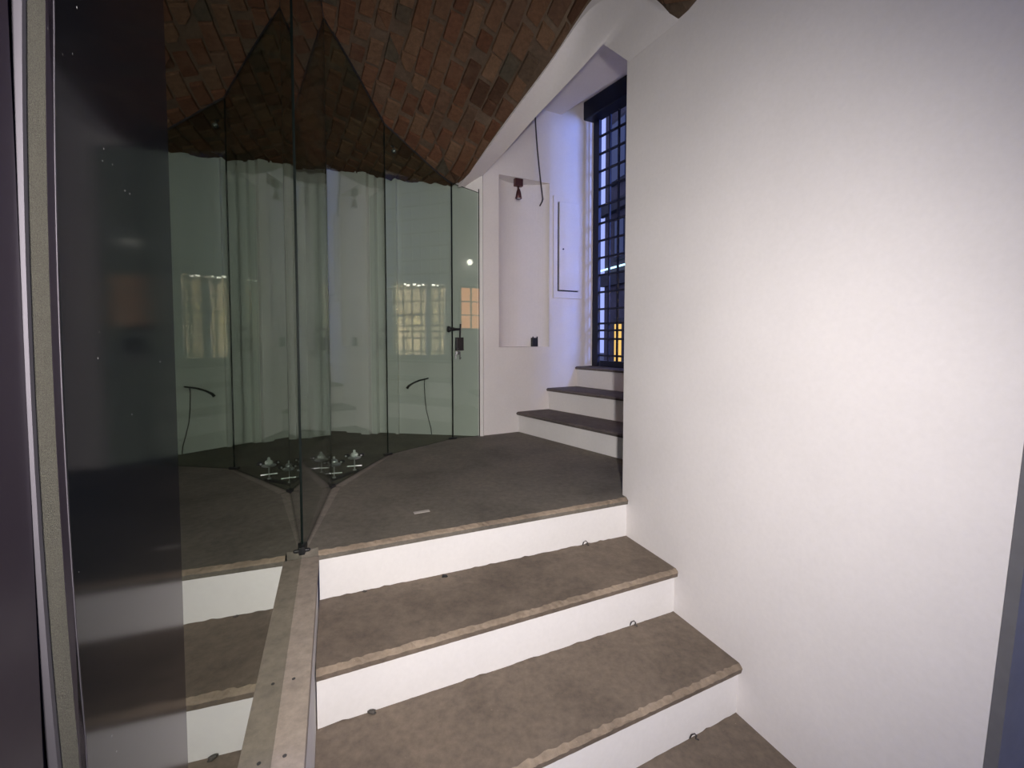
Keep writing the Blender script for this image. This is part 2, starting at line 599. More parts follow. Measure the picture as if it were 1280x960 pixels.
# --- right wall (one solid with the side wall of the upper stair)
OUTW = Vector((-WD.y, WD.x)) * -1    # away from the stairs
OUTW = Vector((WD.y, -WD.x))
if OUTW.x < 0:
    OUTW = -OUTW
near_top, near_bot = wall_pt(-1.299), wall_pt(-1.109)
wr = MB()
poly_b = [near_bot, wall_pt(0.042), GATE_R + gd * -0.001, GATE_R + ND * 0.15, near_bot + OUTW * 0.7]
poly_t = [near_top, wall_pt(0.042), GATE_R + gd * -0.001, GATE_R + ND * 0.15, near_top + OUTW * 0.7]
n = len(poly_b)
vs = [(p.x, p.y, -0.85) for p in poly_b] + [(p.x, p.y, 2.75) for p in poly_t]
wr.add(vs, [tuple(range(n))[::-1], tuple(range(n, 2 * n))] + [(i, (i + 1) % n, n + (i + 1) % n, n + i) for i in range(n)])
struct(wr.build('wall_right', M['plaster']), 'large plain white plaster wall to the right of the stairs')

# dark grey painted lining on the near end of the right wall
jm = MB()
a0, a1 = wall_pt(-1.109) - WD * 0.0005, wall_pt(-1.299) - WD * 0.0005
vs = []
for (p, z) in ((a0, -0.85), (a1, 2.75)):
    for q in (p, p + OUTW * 0.5, p + OUTW * 0.5 - WD * 0.02, p - WD * 0.02):
        vs.append((q.x, q.y, z))
jm.add(vs, [(3, 2, 1, 0), (4, 5, 6, 7), (0, 1, 5, 4), (1, 2, 6, 5), (2, 3, 7, 6), (3, 0, 4, 7)])
struct(jm.build('trim_1', M['grey']), 'dark grey door reveal at the near end of the white wall')

# --- niche wall with its recess
def wall_cells(mb, base, dirv, nrm, ts, zs, hole, depth, thick):
    """wall panel as cells between the breaks ts, zs; hole = (t0, t1, z0, z1) recessed by depth"""
    def P(t, z, o):
        q = base + dirv * t + nrm * o
        return (q.x, q.y, z)
    for i in range(len(ts) - 1):
        for j in range(len(zs) - 1):
            h = ts[i] >= hole[0] - 1e-6 and ts[i + 1] <= hole[1] + 1e-6 and zs[j] >= hole[2] - 1e-6 and zs[j + 1] <= hole[3] + 1e-6
            o = -depth if h else 0
            vs = [P(ts[i], zs[j], o), P(ts[i + 1], zs[j], o), P(ts[i + 1], zs[j + 1], o), P(ts[i], zs[j + 1], o),
                  P(ts[i], zs[j], -thick), P(ts[i + 1], zs[j], -thick), P(ts[i + 1], zs[j + 1], -thick), P(ts[i], zs[j + 1], -thick)]
            mb.add(vs, [(0, 1, 2, 3), (7, 6, 5, 4), (0, 4, 5, 1), (1, 5, 6, 2), (2, 6, 7, 3), (3, 7, 4, 0)])
NH = (0.147, 0.562, 0.615, 1.815)
def niche_depth(t):
    u = min(max((t - NH[0]) / (NH[1] - NH[0]), 0), 1)
    return 0.125 * max(math.sin(math.pi * u ** 0.85), 0) ** 0.62
nw = MB()
wall_cells(nw, G[4], ND, NN, [0.0, NH[0], NH[1], 1.02], [-0.05, NH[2], NH[3], 2.75], NH, 0.20, 0.30)
ts_ = [NH[0] + (NH[1] - NH[0]) * (0.5 - 0.5 * math.cos(math.pi * k / 28)) for k in range(29)]
arc = [niche_pt(t, -niche_depth(t)) for t in ts_]
for k in range(28):
    p_, q_ = arc[k], arc[k + 1]
    nw.add([(p_.x, p_.y, NH[2]), (q_.x, q_.y, NH[2]), (q_.x, q_.y, NH[3]), (p_.x, p_.y, NH[3])], [(0, 1, 2, 3)])
struct(nw.build('wall_niche', M['plaster']), 'white plaster wall with a tall shallow recess beside the upper steps')

# --- back wall behind the glass screen, left wall of the glazed bay
bw = MB()
b0, b1 = BW(-0.20), BW(-2.1)
bn = Vector((0.156, 0.988))
bw.prism([b0, b1, b1 + bn * 0.25, b0 + bn * 0.25], -0.05, 2.75)
struct(bw.build('wall_back', M['plaster_back']), 'white wall standing behind the glass screen')
lw = MB()
lw.prism([Vector((-1.95, 1.6)), Vector((-1.95, 3.5)), Vector((-2.15, 3.5)), Vector((-2.15, 1.6))], -0.05, 2.75)
lw.prism([G[0] - MN * 0.055, Vector((-2.0, 1.9)), Vector((-2.0, 1.75)), G[0] - MN * 0.055 - MD * 0.12], -0.05, 2.75)
struct(lw.build('wall_left', M['plaster_back']), 'plain wall closing the glazed bay on the left')

# pilaster on the back wall, three steps
pl = thing('wall_pilaster', 'white stepped pilaster on the wall behind the narrow glass pane', 'pilaster')
for x0, x1, dp in ((-1.185, -1.06, 0.035), (-1.055, -0.995, 0.075), (-0.99, -0.95, 0.045), (-0.82, -0.80, 0.03)):
    q = MB()
    p0, p1 = BW(x0), BW(x1)
    q.prism([p0, p1, p1 - bn * dp, p0 - bn * dp], 0.0, vault_z(*((p0 + p1) / 2)) + 0.01)
    q.build('strip', M['plaster_back'], pl)

# --- door wall at the camera's back, with the doorway the picture is taken from
fw = MB()
f0 = pane_pt(-0.25, -0.30)
cross = OUTW
def front_pt(c, s):                       # c across from the pane line, s forwards
    return pane_pt(-0.25) + MN * c + MD * s
fw.prism([front_pt(-2.0, 0), front_pt(-0.06, 0), front_pt(-0.06, -0.2), front_pt(-2.0, -0.2)], -0.85, 2.9)
fw.prism([front_pt(1.28, 0), front_pt(3.2, 0), front_pt(3.2, -0.2), front_pt(1.28, -0.2)], -0.85, 2.9)
fw.prism([front_pt(-0.06, 0), front_pt(1.28, 0), front_pt(1.28, -0.2), front_pt(-0.06, -0.2)], 1.75, 2.9)
struct(fw.build('wall_front', M['plaster']), 'street wall with the doorway')

# --- rib of the vault: white arch over the opening to the upper steps
far_pts = [(0.486, 1.945, 1.834), (0.405, 2.085, 1.993), (0.35, 2.18, 1.970), (0.253, 2.350, 1.938), (0.116, 2.590, 1.897), (0.0, 2.791, 1.847), (-0.10, 2.967, 1.815), (-0.195, 3.125, 1.780), (-0.28, 3.27, 1.755)]
def resample(pts, n, smooth=2):
    pts = [Vector(p) for p in pts]
    L = [0]
    for a, b in zip(pts, pts[1:]):
        L.append(L[-1] + (b - a).length)
    out = []
    for i in range(n):
        s = L[-1] * i / (n - 1)
        k = max(j for j in range(len(L)) if L[j] <= s + 1e-9)
        k = min(k, len(pts) - 2)
        f = (s - L[k]) / (L[k + 1] - L[k])
        out.append(pts[k].lerp(pts[k + 1], f))
    for _ in range(smooth):
        out = [out[0]] + [(out[i - 1] + out[i] * 2 + out[i + 1]) / 4 for i in range(1, n - 1)] + [out[-1]]
    return out
NR = resample([(0.597, 1.690, 1.826)] + near_pts[1:] + [(-0.352, 3.045, 1.672)], 40, 5)
kink = 6
FR = resample(far_pts[:2], kink, 0)[:-1] + resample(far_pts[1:], 41 - kink, 6)
rb = MB()
nn = 40
vs = [tuple(p) for p in NR] + [tuple(p) for p in FR] + [(p.x, p.y, 2.74) for p in NR] + [(p.x, p.y, 2.74) for p in FR]
fs = []
for i in range(nn - 1):
    fs += [(2 * nn + i + 1, 2 * nn + i, 3 * nn + i, 3 * nn + i + 1),
           (i + 1, i, 2 * nn + i, 2 * nn + i + 1), (nn + i, nn + i + 1, 3 * nn + i + 1, 3 * nn + i)]
fs += [(0, nn, 3 * nn, 2 * nn), (2 * nn - 1, nn - 1, 3 * nn - 1, 4 * nn - 1)]
rb.add(vs, fs)
n_side = len(fs)
rows = 6
iv = [tuple(NR[i].lerp(FR[i], j / rows)) for j in range(rows + 1) for i in range(nn)]
rb.add(iv, [(j * nn + i, j * nn + i + 1, (j + 1) * nn + i + 1, (j + 1) * nn + i) for j in range(rows) for i in range(nn - 1)])
rib_o = rb.build('vault_rib', M['plaster'])
for k_, pl_ in enumerate(rib_o.data.polygons):
    pl_.use_smooth = k_ >= n_side
struct(rib_o, 'white plastered arch between the brick vault and the upper steps')

# --- ceiling over the upper steps
so = MB()
so.prism([side_pt(-0.35), niche_pt(-0.05), niche_pt(0.665), meet(niche_pt(0.665), gd, CORNER, ND) + gd * 0.1], 2.33, 2.75)
so.prism([niche_pt(0.665), niche_pt(1.1), GATE_R + ND * 0.15 + gd * 0.1, meet(niche_pt(0.665), gd, CORNER, ND) + gd * 0.1], 2.47, 2.75)
struct(so.build('soffit', M['plaster']), 'white flat ceiling over the upper steps, stepped up at the barred opening')

# --- brick vault: mortar shell, then bricks
vb = MB()
xs = np.arange(-2.1, 1.6, 0.07)
ys = np.arange(-0.8, 3.7, 0.07)
idx = {}
def vv(p):
    k = (round(p[0], 5), round(p[1], 5))
    if k not in idx:
        idx[k] = len(idx)
    return idx[k]
OUTL = [Vector(p) for p in VAULT]
# half planes (counter clockwise) for the convex cuts; the concave left corner is handled by two convex pieces
if sum((OUTL[i].x - OUTL[i - 1].x) * (OUTL[i].y + OUTL[i - 1].y) for i in range(len(OUTL))) > 0:
    OUTL = OUTL[::-1]
pieceA = [OUTL_ for OUTL_ in [wall_pt(-2.1), NEAR_A, NEAR_B, G[0] + MD * 0.02 - MN * 0.06, pane_pt(-0.35, -0.06)]]
pieceB = [G[0] + MD * 0.02 - MN * 0.06, NEAR_B, BW(-0.40), BW(-1.95), Vector((-1.95, 1.9))]
def half(piece):
    return [(piece[i], piece[(i + 1) % len(piece)]) for i in range(len(piece))]
def ccw(piece):
    a = sum(piece[i - 1].x * piece[i].y - piece[i].x * piece[i - 1].y for i in range(len(piece)))
    return piece if a > 0 else piece[::-1]
HA, HB = half(ccw(pieceA)), half(ccw(pieceB))
def inset(H, keys, d):
    out = []
    for a, b in H:
        if a in keys and b in keys:
            e = (b - a).normalized()
            n_ = Vector((-e.y, e.x)) * d
            out.append((a + n_, b + n_))
        else:
            out.append((a, b))
    return out
_rim = [NEAR_A, NEAR_B, BW(-0.40), BW(-1.95)]
HA_B, HB_B = inset(HA, _rim, 0.014), inset(HB, _rim, 0.012)
cells = []
for x in xs:
    for y in ys:
        for H in (HA, HB):
            c = clip([(x, y), (x + .07, y), (x + .07, y + .07), (x, y + .07)], H)
            if len(c) >= 3:
                cells.append(c)
for c in cells:
    b = [(p[0], p[1], vault_z(*p) + 0.012) for p in c]
    vb.add(b, [tuple(range(len(b)))[::-1]])
me = vb.mesh('ceiling', M['mortar'], smooth=False)
bm = bmesh.new(); bm.from_mesh(me)
bmesh.ops.remove_doubles(bm, verts=bm.verts, dist=1e-4)
bmesh.ops.recalc_face_normals(bm, faces=bm.faces)
if sum(f.normal.z for f in bm.faces) > 0:
    bmesh.ops.reverse_faces(bm, faces=bm.faces)
bm.to_mesh(me); bm.free()
ceiling = bpy.data.objects.new('ceiling', me)
COL.objects.link(ceiling)
sol = ceiling.modifiers.new('thickness', 'SOLIDIFY')
sol.thickness = 0.12
sol.offset = -1
struct(ceiling, 'low vault of old brown brick over the landing')

BU = hd(-30)                       # courses run this way
BV = Vector((BU.y, -BU.x))
BL, BWD, JT = 0.118, 0.066, 0.009
bricks = []
for r in range(-48, 48):
    for c in range(-40, 60):
        u0 = c * (BL + JT) + (0.5 * (BL + JT) if r % 2 else 0) + random.uniform(-0.012, 0.012)
        v0 = r * (BWD + JT)
        ln = BL * random.uniform(0.86, 1.0)
        if random.random() < 0.18:
            ln *= 0.6
        sk = random.uniform(-0.006, 0.006)
        quad = [BU * u0 + BV * (v0 + sk), BU * (u0 + ln) + BV * v0, BU * (u0 + ln) + BV * (v0 + BWD * random.uniform(0.86, 1)), BU * u0 + BV * (v0 + BWD * random.uniform(0.86, 1))]
        cen = sum(quad, Vector((0, 0))) / 4
        if not (-2.1 < cen.x < 1.6 and -0.9 < cen.y < 3.6):
            continue
        for H in (HA_B, HB_B):
            pc = clip([tuple(p) for p in quad], H)
            if len(pc) >= 3:
                ar = 0.5 * abs(sum(pc[i - 1][0] * pc[i][1] - pc[i][0] * pc[i - 1][1] for i in range(len(pc))))
                if ar > 0.0006:
                    bricks.append((cen, pc))
def brick_verts(pc):
    cx = sum(p[0] for p in pc) / len(pc)
    cy = sum(p[1] for p in pc) / len(pc)
    pr = random.uniform(0.0, 0.007)
    low, mid, top = [], [], []
    for p in pc:
        z = vault_z(*p)
        q = (cx + (p[0] - cx) * 0.95, cy + (p[1] - cy) * 0.96)
        low.append((q[0], q[1], vault_z(*q) - pr + random.uniform(-0.0015, 0.0015)))
        mid.append((p[0], p[1], z - pr + 0.005))
        top.append((p[0], p[1], z + 0.03))
    return low, mid, top
def brick_faces(n):
    return [tuple(range(n))] + [(i, (i + 1) % n, n + (i + 1) % n, n + i) for i in range(n)] + [(n + i, n + (i + 1) % n, 2 * n + (i + 1) % n, 2 * n + i) for i in range(n)]
def in_view(c):
    z = vault_z(c.x, c.y)
    d = Vector((c.x, c.y, z - EYE))
    f = d.y * math.cos(PITCH) - d.z * math.sin(PITCH)
    if f < 0.1:
        return -1
    px = 640 + 570 * d.x / f
    py = 444 - 570 * (d.y * math.sin(PITCH) + d.z * math.cos(PITCH)) / f
    if px < 380 or px > 900 or py < -20:
        return -1
    return 1 / d.length
order = sorted(bricks, key=lambda b: -in_view(b[0]))
shown = [b for b in order if in_view(b[0]) > 0][:300]
ids = set(id(b) for b in shown)
for cen, pc in shown:
    lo, mi_, to = brick_verts(pc)
    q = MB()
    k = len(pc)
    q.add(lo + mi_ + to, brick_faces(k))
    q.build('brick', M['brick'], ceiling)
rest = MB()
for b in order:
    if id(b) not in ids:
        lo, mi_, to = brick_verts(b[1])
        rest.add(lo + mi_ + to, brick_faces(len(b[1])))
ro = rest.build('brickwork', M['brick'], ceiling)
ro['kind'] = 'stuff'

# ================================================================== lower staircase
nose2 = (Vector((-0.47, 1.159)), Vector((0.626, 1.663)))
nose3 = (Vector((0.100, 1.092)), Vector((0.739, 1.403)))
ris1 = (Vector((-0.62, 1.468)), Vector((0.495, 1.945)))
ris2 = (Vector((-0.532, 1.152)), Vector((0.611, 1.676)))
ris3 = (Vector((0.099, 1.100)), Vector((0.721, 1.412)))
def curb_line(p, d, off=0.049):
    return meet(p, d, pane_pt(0, off), MD)
def fit(line, off=0.049, over=0.004):
    """stretch a step line from the curb face to the right wall"""
    a, b = line
    d = (b - a).normalized()
    return (curb_line(a, d, off), meet(a, d, WW, WD) + d * over)
nose2, nose3 = fit(nose2), fit(nose3)
ris1, ris2, ris3 = fit(ris1, 0.049, 0.01), fit(ris2, 0.049, 0.01), fit(ris3, 0.049, 0.01)
sd = (nose3[1] - nose3[0]).normalized()
sn = Vector((sd.y, -sd.x))
nose4 = fit((nose3[0] + sn * 0.29, nose3[1] + sn * 0.29))
ris4 = fit((ris3[0] + sn * 0.29, ris3[1] + sn * 0.29), 0.049, 0.01)
nose5 = fit((nose3[0] + sn * 0.60, nose3[1] + sn * 0.60))
stairs = thing('lower_staircase', 'flight of brown stone treads and white risers in the foreground', 'staircase')
TH = 0.028
noses = [None, nose2, nose3, nose4]
riss = [ris1, ris2, ris3, ris4]
for i in range(3):
    z = -0.17 * (i + 1)
    bk = riss[i]
    dd = (bk[1] - bk[0]).normalized()
    nb = Vector((-dd.y, dd.x)) * 0.05
    rough_slab(noses[i + 1], [bk[1] + nb, bk[0] + nb], z, TH, [M['stone'], M['edge']], 'tread', stairs, seed=20 + i)
for i in range(4):
    zt = -0.17 * i - TH
    zb = -0.17 * (i + 1)
    a, b = riss[i]
    dd = (b - a).normalized()
    nb = Vector((-dd.y, dd.x)) * 0.045
    q = MB()
    # lower edge of the plaster is ragged
    seg = 60
    rnd = random.Random(40 + i)
    bot, topv, botb, topb = [], [], [], []
    for k in range(seg + 1):
        p = a + (b - a) * (k / seg)
        rag = max(0, rnd.gauss(0.0005, 0.0022))
        bot.append((p.x, p.y, zb - 0.001 + rag))
        topv.append((p.x, p.y, zt))
        pb = p + nb
        botb.append((pb.x, pb.y, zb - 0.001 + rag)); topb.append((pb.x, pb.y, zt))
    m = seg + 1
    fs = []
    for k in range(seg):
        fs += [(k, k + 1, m + k + 1, m + k), (2 * m + k + 1, 2 * m + k, 3 * m + k, 3 * m + k + 1), (k + 1, k, 2 * m + k, 2 * m + k + 1), (m + k, m + k + 1, 3 * m + k + 1, 3 * m + k)]
    fs += [(0, m, 3 * m, 2 * m), (m - 1, 3 * m - 1, 4 * m - 1, 2 * m - 1)]
    q.add(bot + topv + botb + topb, fs)
    q.build('riser', M['riser'], stairs)

# step at the doorway and the street
st = MB()
st.prism([ris4[0], ris4[1], wall_pt(-2.0), pane_pt(-0.3, 0.05)], -0.85, -0.68)
struct(st.build('floor_doorway', M['stone']), 'stone floor of the doorway below the steps')
gr = MB()
gr.prism([(-20, -20), (30, -20), (30, 40), (-20, 40)], -1.0, -0.852)
struct(gr.build('street', M['paving']), 'street paving outside')

# ================================================================== curb under the glass
curb = thing('glass_curb', 'narrow beige stone curb carrying the tall glass pane along the stairs', 'curb')
q = MB()
q.prism([pane_pt(0.02, 0.050), pane_pt(1.545, 0.050), pane_pt(1.545, -0.05), pane_pt(0.02, -0.05)], -0.030, 0.0)
q.build('capping', M['curb'], curb, bevel=0.002)
q = MB()
q.prism([pane_pt(0.02, 0.0455), pane_pt(1.54, 0.0455), pane_pt(1.54, -0.05), pane_pt(0.02, -0.05)], -0.68, -0.031)
w = q.build('plinth', M['riser'], curb)
w['label'] = 'white plastered side of the curb'
for t in (1.00, 0.817):
    q = MB()
    p = pane_pt(t, 0.0185)
    q.lathe((p.x, p.y, 0.0), [(0.0, 0), (0.0034, 0.0), (0.0034, 0.0006), (0.0, 0.0007)], 10)
    q.build('screw_head', M['cable'], curb)

# ================================================================== glass screen
def pane_mesh(a, b, th, name, mat, parent=None, n=14, gap=0.002, z0=0.004, zoff=-0.001):
    d = (b - a).normalized()
    a, b = a + d * gap, b - d * gap
    nr = Vector((-d.y, d.x)) * th / 2
    q = MB()
    cols = []
    for i in range(n + 1):
        p = a + (b - a) * (i / n)
        zt = vault_z(p.x, p.y) + zoff
        cols.append([(p.x + nr.x, p.y + nr.y, z0), (p.x - nr.x, p.y - nr.y, z0), (p.x + nr.x, p.y + nr.y, zt), (p.x - nr.x, p.y - nr.y, zt)])
    vs = [v for c in cols for v in c]
    fs, mis = [], []
    for i in range(n):
        k, l = 4 * i, 4 * i + 4
        q.add([], [])
        fs += [(k, l, l + 2, k + 2), (k + 1, k + 3, l + 3, l + 1), (k, k + 1, l + 1, l), (k + 2, l + 2, l + 3, k + 3)]
        mis += [0, 0, 1, 1]
    fs += [(0, 2, 3, 1), (4 * n, 4 * n + 1, 4 * n + 3, 4 * n + 2)]
    mis += [1, 1]
    q.v, q.f, q.mi = vs, fs, mis
    return q.build(name, [mat, M['glass_edge']], parent)

screen = thing('glass_screen', 'frameless glass screen of three upright panes round the corner of the landing', 'glass screen')
for i, nm in ((0, 'narrow pane'), (1, 'angled pane'), (2, 'wide pane')):
    pane_mesh(G[i], G[i + 1], 0.006, 'pane', M['glass'], screen)
# joint beads and floor clips
for i in (1, 2):
    q = MB()
    p = G[i]
    q.tube([(p.x, p.y, 0.0), (p.x, p.y, vault_z(p.x, p.y))], 0.0035, 6)
    q.build('joint_bead', M['glass_edge'], screen)
for i in (0, 1, 2, 3):
    q = MB()
    d = (G[i + 1] - G[i]).normalized()
    if i == 0:
        q.box((G[0].x, G[0].y, 0.012), (0.045, 0.022, 0.024), d)
        q.lathe((G[0].x + 0.012, G[0].y - 0.012, 0.012), [(0.006, 0), (0.006, 0.014), (0.003, 0.018)], 10, axis=(MN.x, MN.y, 0))
    else:
        q.box((G[i].x, G[i].y, 0.007), (0.05, 0.02, 0.012), d)
    q.build('floor_clip', M['black'], screen, bevel=0.001)
for i in (0, 1, 2):
    q = MB()
    d = (G[i + 1] - G[i]).normalized()
    for k in range(12):
        p0 = G[i] + (G[i + 1] - G[i]) * (k / 12)
        p1 = G[i] + (G[i + 1] - G[i]) * ((k + 1) / 12)
        q.tube([(p0.x, p0.y, vault_z(*p0) - 0.004), (p1.x, p1.y, vault_z(*p1) - 0.004)], 0.006, 6)
    q.build('top_seal', M['black'], screen)

door = thing('glass_door', 'narrow glass door with a black lock next to the white niche wall', 'glass door')
pane_mesh(G[3], G[4], 0.010, 'pane', M['glass'], door, n=6, gap=0.004)
dd = (G[4] - G[3]).normalized()
dn = Vector((dd.y, -dd.x))
q = MB()
q.tube([(G[3].x, G[3].y, 0.0), (G[3].x, G[3].y, 1.70)], 0.0035, 6)
q.build('edge_seal', M['glass_edge'], door)
q = MB()
p = G[4] - dd * 0.004
q.tube([(p.x, p.y, 0.0), (p.x, p.y, 1.69)], 0.0035, 6)
q.build('edge_seal', M['glass_edge'], door)
lk = G[3] + dd * 0.045 + dn * 0.016
q = MB()
q.box((lk.x, lk.y, 0.642), (0.052, 0.028, 0.088), dd)
lock = q.build('lock_body', M['black'], door, bevel=0.003)
q = MB()
q.tube([(lk.x + 0.004, lk.y, 0.685), (lk.x + 0.008, lk.y, 0.775)], 0.006, 8)
q.build('lock_bar', M['black'], door)
q = MB()
kp = G[3] - dd * 0.008 + dn * 0.02
q.lathe((kp.x - 0.026, kp.y - 0.012, 0.740), [(0.0, -0.002), (0.021, 0.0), (0.019, 0.014), (0.010, 0.024), (0.012, 0.030), (0.012, 0.042), (0.009, 0.05), (0.007, 0.085)], 14, axis=(dd.x, dd.y, 0))
q.build('knob', M['black'], door, smooth=True)
keys = thing('key_bunch', 'small bunch of silver keys hanging from the black lock on the glass door', 'keys')
q = MB()
kx, ky = lk.x - 0.004, lk.y - 0.030
ring = [(kx + 0.010 * math.cos(a), ky, 0.600 + 0.010 * math.sin(a)) for a in np.linspace(0, 2 * math.pi, 13)]
q.tube(ring, 0.0014, 5, cap=False)
q.build('ring', M['silver'], keys)
for k, (dx, tilt) in enumerate(((-0.008, -0.35), (0.006, 0.25))):
    q = MB()
    ax = Vector((math.sin(tilt), 0, -math.cos(tilt)))
    base = Vector((kx + dx * 0.5, ky - 0.004 - 0.003 * k, 0.592))
    q.box(base + ax * 0.010, (0.020, 0.003, 0.020), (1, 0))
    q.box(base + ax * 0.036, (0.007, 0.0025, 0.036), (1, 0))
    q.box(base + ax * 0.044 + Vector((0.005, 0, 0)), (0.005, 0.0025, 0.006), (1, 0))
    q.build('key', M['silver'] if k == 0 else M['black'], keys)
# key stem turned in the cylinder (holds the ring)
q = MB()
q.tube([(lk.x, lk.y - 0.010, 0.612), (kx, ky, 0.610)], 0.003, 6)
q.build('key_stem', M['silver'], keys)

# tall fixed pane along the stairs and its dark lining
big = thing('side_glass', 'tall mirror-like dark glass pane standing on the curb left of the stairs', 'glass pane')
pane_mesh(pane_pt(0.36, -0.0035), G[0] - MN * 0.0035, 0.006, 'pane', M['mirror_glass'], big, n=24, gap=0.0025, z0=0.001)
q = MB()
q.prism([pane_pt(0.23, -0.036), pane_pt(1.575, -0.036), pane_pt(1.575, -0.049), pane_pt(0.23, -0.049)], 0.001, [vault_z(*pane_pt(t, -0.05)) - 0.01 for t in (0.23, 1.575, 1.575, 0.23)])
q.build('lining', M['backing'], big)

# near door frame: dark polished jamb, brush strip, metal edge
fr = thing('door_frame', 'dark polished metal door frame with a grey brush strip at the left edge', 'door frame')
q = MB()
q.prism([pane_pt(0.2382, 0.003), pane_pt(0.381, 0.003), pane_pt(0.381, -0.034), pane_pt(0.2382, -0.034)], -0.85, 2.30)
o = q.build('jamb', M['jamb'], fr, bevel=0.0015)
o['label'] = 'flat polished blue-black jamb'
def bow(z):
    return 0.007 * min(1.0, abs((z - 0.68) / 0.16)) ** 2
DIST = 0.1065                       # camera to pane plane: places the profile edges
def strip(t0, t1, off0, off1, name, mat, bowed=True, label=None):
    q = MB()
    zs = np.linspace(-0.85, 2.30, 127)
    vs, fs = [], []
    for z in zs:
        b = bow(z) if bowed else 0
        for t, o in ((t0 + b, off0), (t1 + b, off0), (t1 + b, off1), (t0 + b, off1)):
            p = pane_pt(t, o)
            vs.append((p.x, p.y, z))
    for i in range(len(zs) - 1):
        for k in range(4):
            fs.append((4 * i + k, 4 * i + (k + 1) % 4, 4 * i + 4 + (k + 1) % 4, 4 * i + 4 + k))
    fs += [(0, 1, 2, 3), tuple(4 * (len(zs) - 1) + k for k in range(4))]
    q.add(vs, fs)
    o = q.build(name, mat, fr)
    if label:
        o['label'] = label
    return o
strip(0.2320, 0.2372, 0.0005, 0.0030, 'edge_channel', M['frame'])
strip(0.2190, 0.2318, 0.0005, 0.0030, 'brush_strip', M['brush'], label='worn grey brush strip')
strip(0.2165, 0.2188, 0.0005, 0.0034, 'bright_edge', M['dull_edge'], label='thin bright metal edge')
strip(0.2373, 0.2380, -0.01, 0.0032, 'bright_edge', M['dull_edge'], label='thin bright metal edge')
q = MB()
prof = [(0.02, -0.05), (0.02, 0.0022), (0.150, 0.0022), (0.152, 0.0), (0.154, 0.0022), (0.2162, 0.0022), (0.2162, 0.0), (0.2372, 0.0), (0.2372, -0.05)]
q.prism([pane_pt(t, o) for t, o in prof], -0.85, 2.30)
o = q.build('outer_profile', M['frame'], fr)
o['label'] = 'glossy dark aubergine metal profile'

# ================================================================== chrome fittings on the floor behind the angled pane
def fitting(px, py, name_label, with_ball):
    t = thing('chrome_fitting', name_label, 'fitting', 'chrome fittings on the black floor bar')
    d = (G[2] - G[1]).normalized()
    n_ = Vector((d.y, -d.x))
    q = MB()
    q.lathe((px, py, 0.012), [(0.009, 0), (0.009, 0.004), (0.0035, 0.006), (0.0035, 0.086)], 10)
    q.build('post', M['chrome'], t, smooth=False)
    for z, L in ((0.034, 0.036),):
        for s in (-1, 1):
            q = MB()
            q.tube([(px, py, z), (px + s * L * 0.96, py + s * L * 0.25, z)], 0.0036, 8)
            q.build('arm', M['chrome'], t)
    q = MB()
    q.lathe((px, py, 0.073), [(0.0, 0.0), (0.030, 0.001), (0.033, 0.0035), (0.030, 0.006), (0.0, 0.007)], 18)
    q.build('disc', M['chrome'], t)
    q = MB()
    q.lathe((px, py, 0.080), [(0.008, 0), (0.017, 0.006), (0.019, 0.012), (0.015, 0.020), (0.007, 0.024), (0.006, 0.030), (0.007, 0.034), (0.0, 0.038)], 16)
    q.build('cap', M['white'] if with_ball else M['chrome'], t, smooth=True)
    for s in (-1, 1):
        q = MB()
        q.lathe((px + s * 0.036, py + s * 0.009, 0.082), [(0.0, 0), (0.012, 0.002), (0.014, 0.008), (0.010, 0.014), (0.0, 0.016)], 12)
        q.build('side_knob', M['black'] , t, smooth=True)
        q = MB()
        q.lathe((px + s * 0.036, py + s * 0.009 - 0.012, 0.090), [(0.0045, 0), (0.0045, 0.003), (0.001, 0.005)], 8, axis=(0, -1, 0))
        q.build('screw', M['chrome'], t)
    return t
d12 = (G[2] - G[1]).normalized()
bar0, bar1 = Vector((-0.866, 2.160)), Vector((-0.797, 2.312))
tb = MB()
du = (bar1 - bar0).normalized()
mid = (bar0 + bar1) / 2 
tb.box((mid.x, mid.y, 0.006), ((bar1 - bar0).length + 0.02, 0.018, 0.012), du)
tag(tb.build('floor_bar', M['black'], bevel=0.001), 'short black bar on the floor behind the angled glass pane', 'bar')
fitting(bar1.x - 0.006, bar1.y - 0.013, 'chrome fitting with a white ball cap, right one on the black floor bar', True)
fitting(bar0.x + 0.007, bar0.y + 0.015, 'chrome fitting with a shiny cap, left one on the black floor bar', False)

# ================================================================== upper staircase
up = thing('upper_staircase', 'three narrow grey stone steps climbing to the barred opening', 'staircase')
def on_side(p, d):
    return meet(p, d, CORNER, ND)
u_start = [niche_pt(0.292), niche_pt(0.546), niche_pt(0.805)]
u_head = [142, 140, 142]
u_z = [0.147, 0.306, 0.46]
for i in range(3):
    d = hd(u_head[i])
    a = u_start[i]
    b = on_side(a, d)
    nrm = Vector((-d.y, d.x))         # towards up the stair
    if nrm.dot(ND) < 0:
        nrm = -nrm
    if i < 2:
        a2, b2 = u_start[i + 1] + ND * 0.04, on_side(u_start[i + 1], hd(u_head[i + 1])) + ND * 0.04
    else:
        a2, b2 = gate_o + ND * 0.12, GATE_R + ND * 0.12
    zf = 0.0 if i == 0 else u_z[i - 1]
    # riser
    q = MB()
    ra, rbb = a + nrm * 0.012, b + nrm * 0.012
    q.prism([ra, rbb, rbb + nrm * 0.04, ra + nrm * 0.04], zf - 0.002, u_z[i] - 0.022)
    q.build('riser', M['riser'], up)
    rough_slab((a - nrm * 0.004, b - nrm * 0.004), [b2, a2], u_z[i], 0.022, [M['upper'], M['upper']], 'tread', up, jitter=0.0022, seed=60 + i)

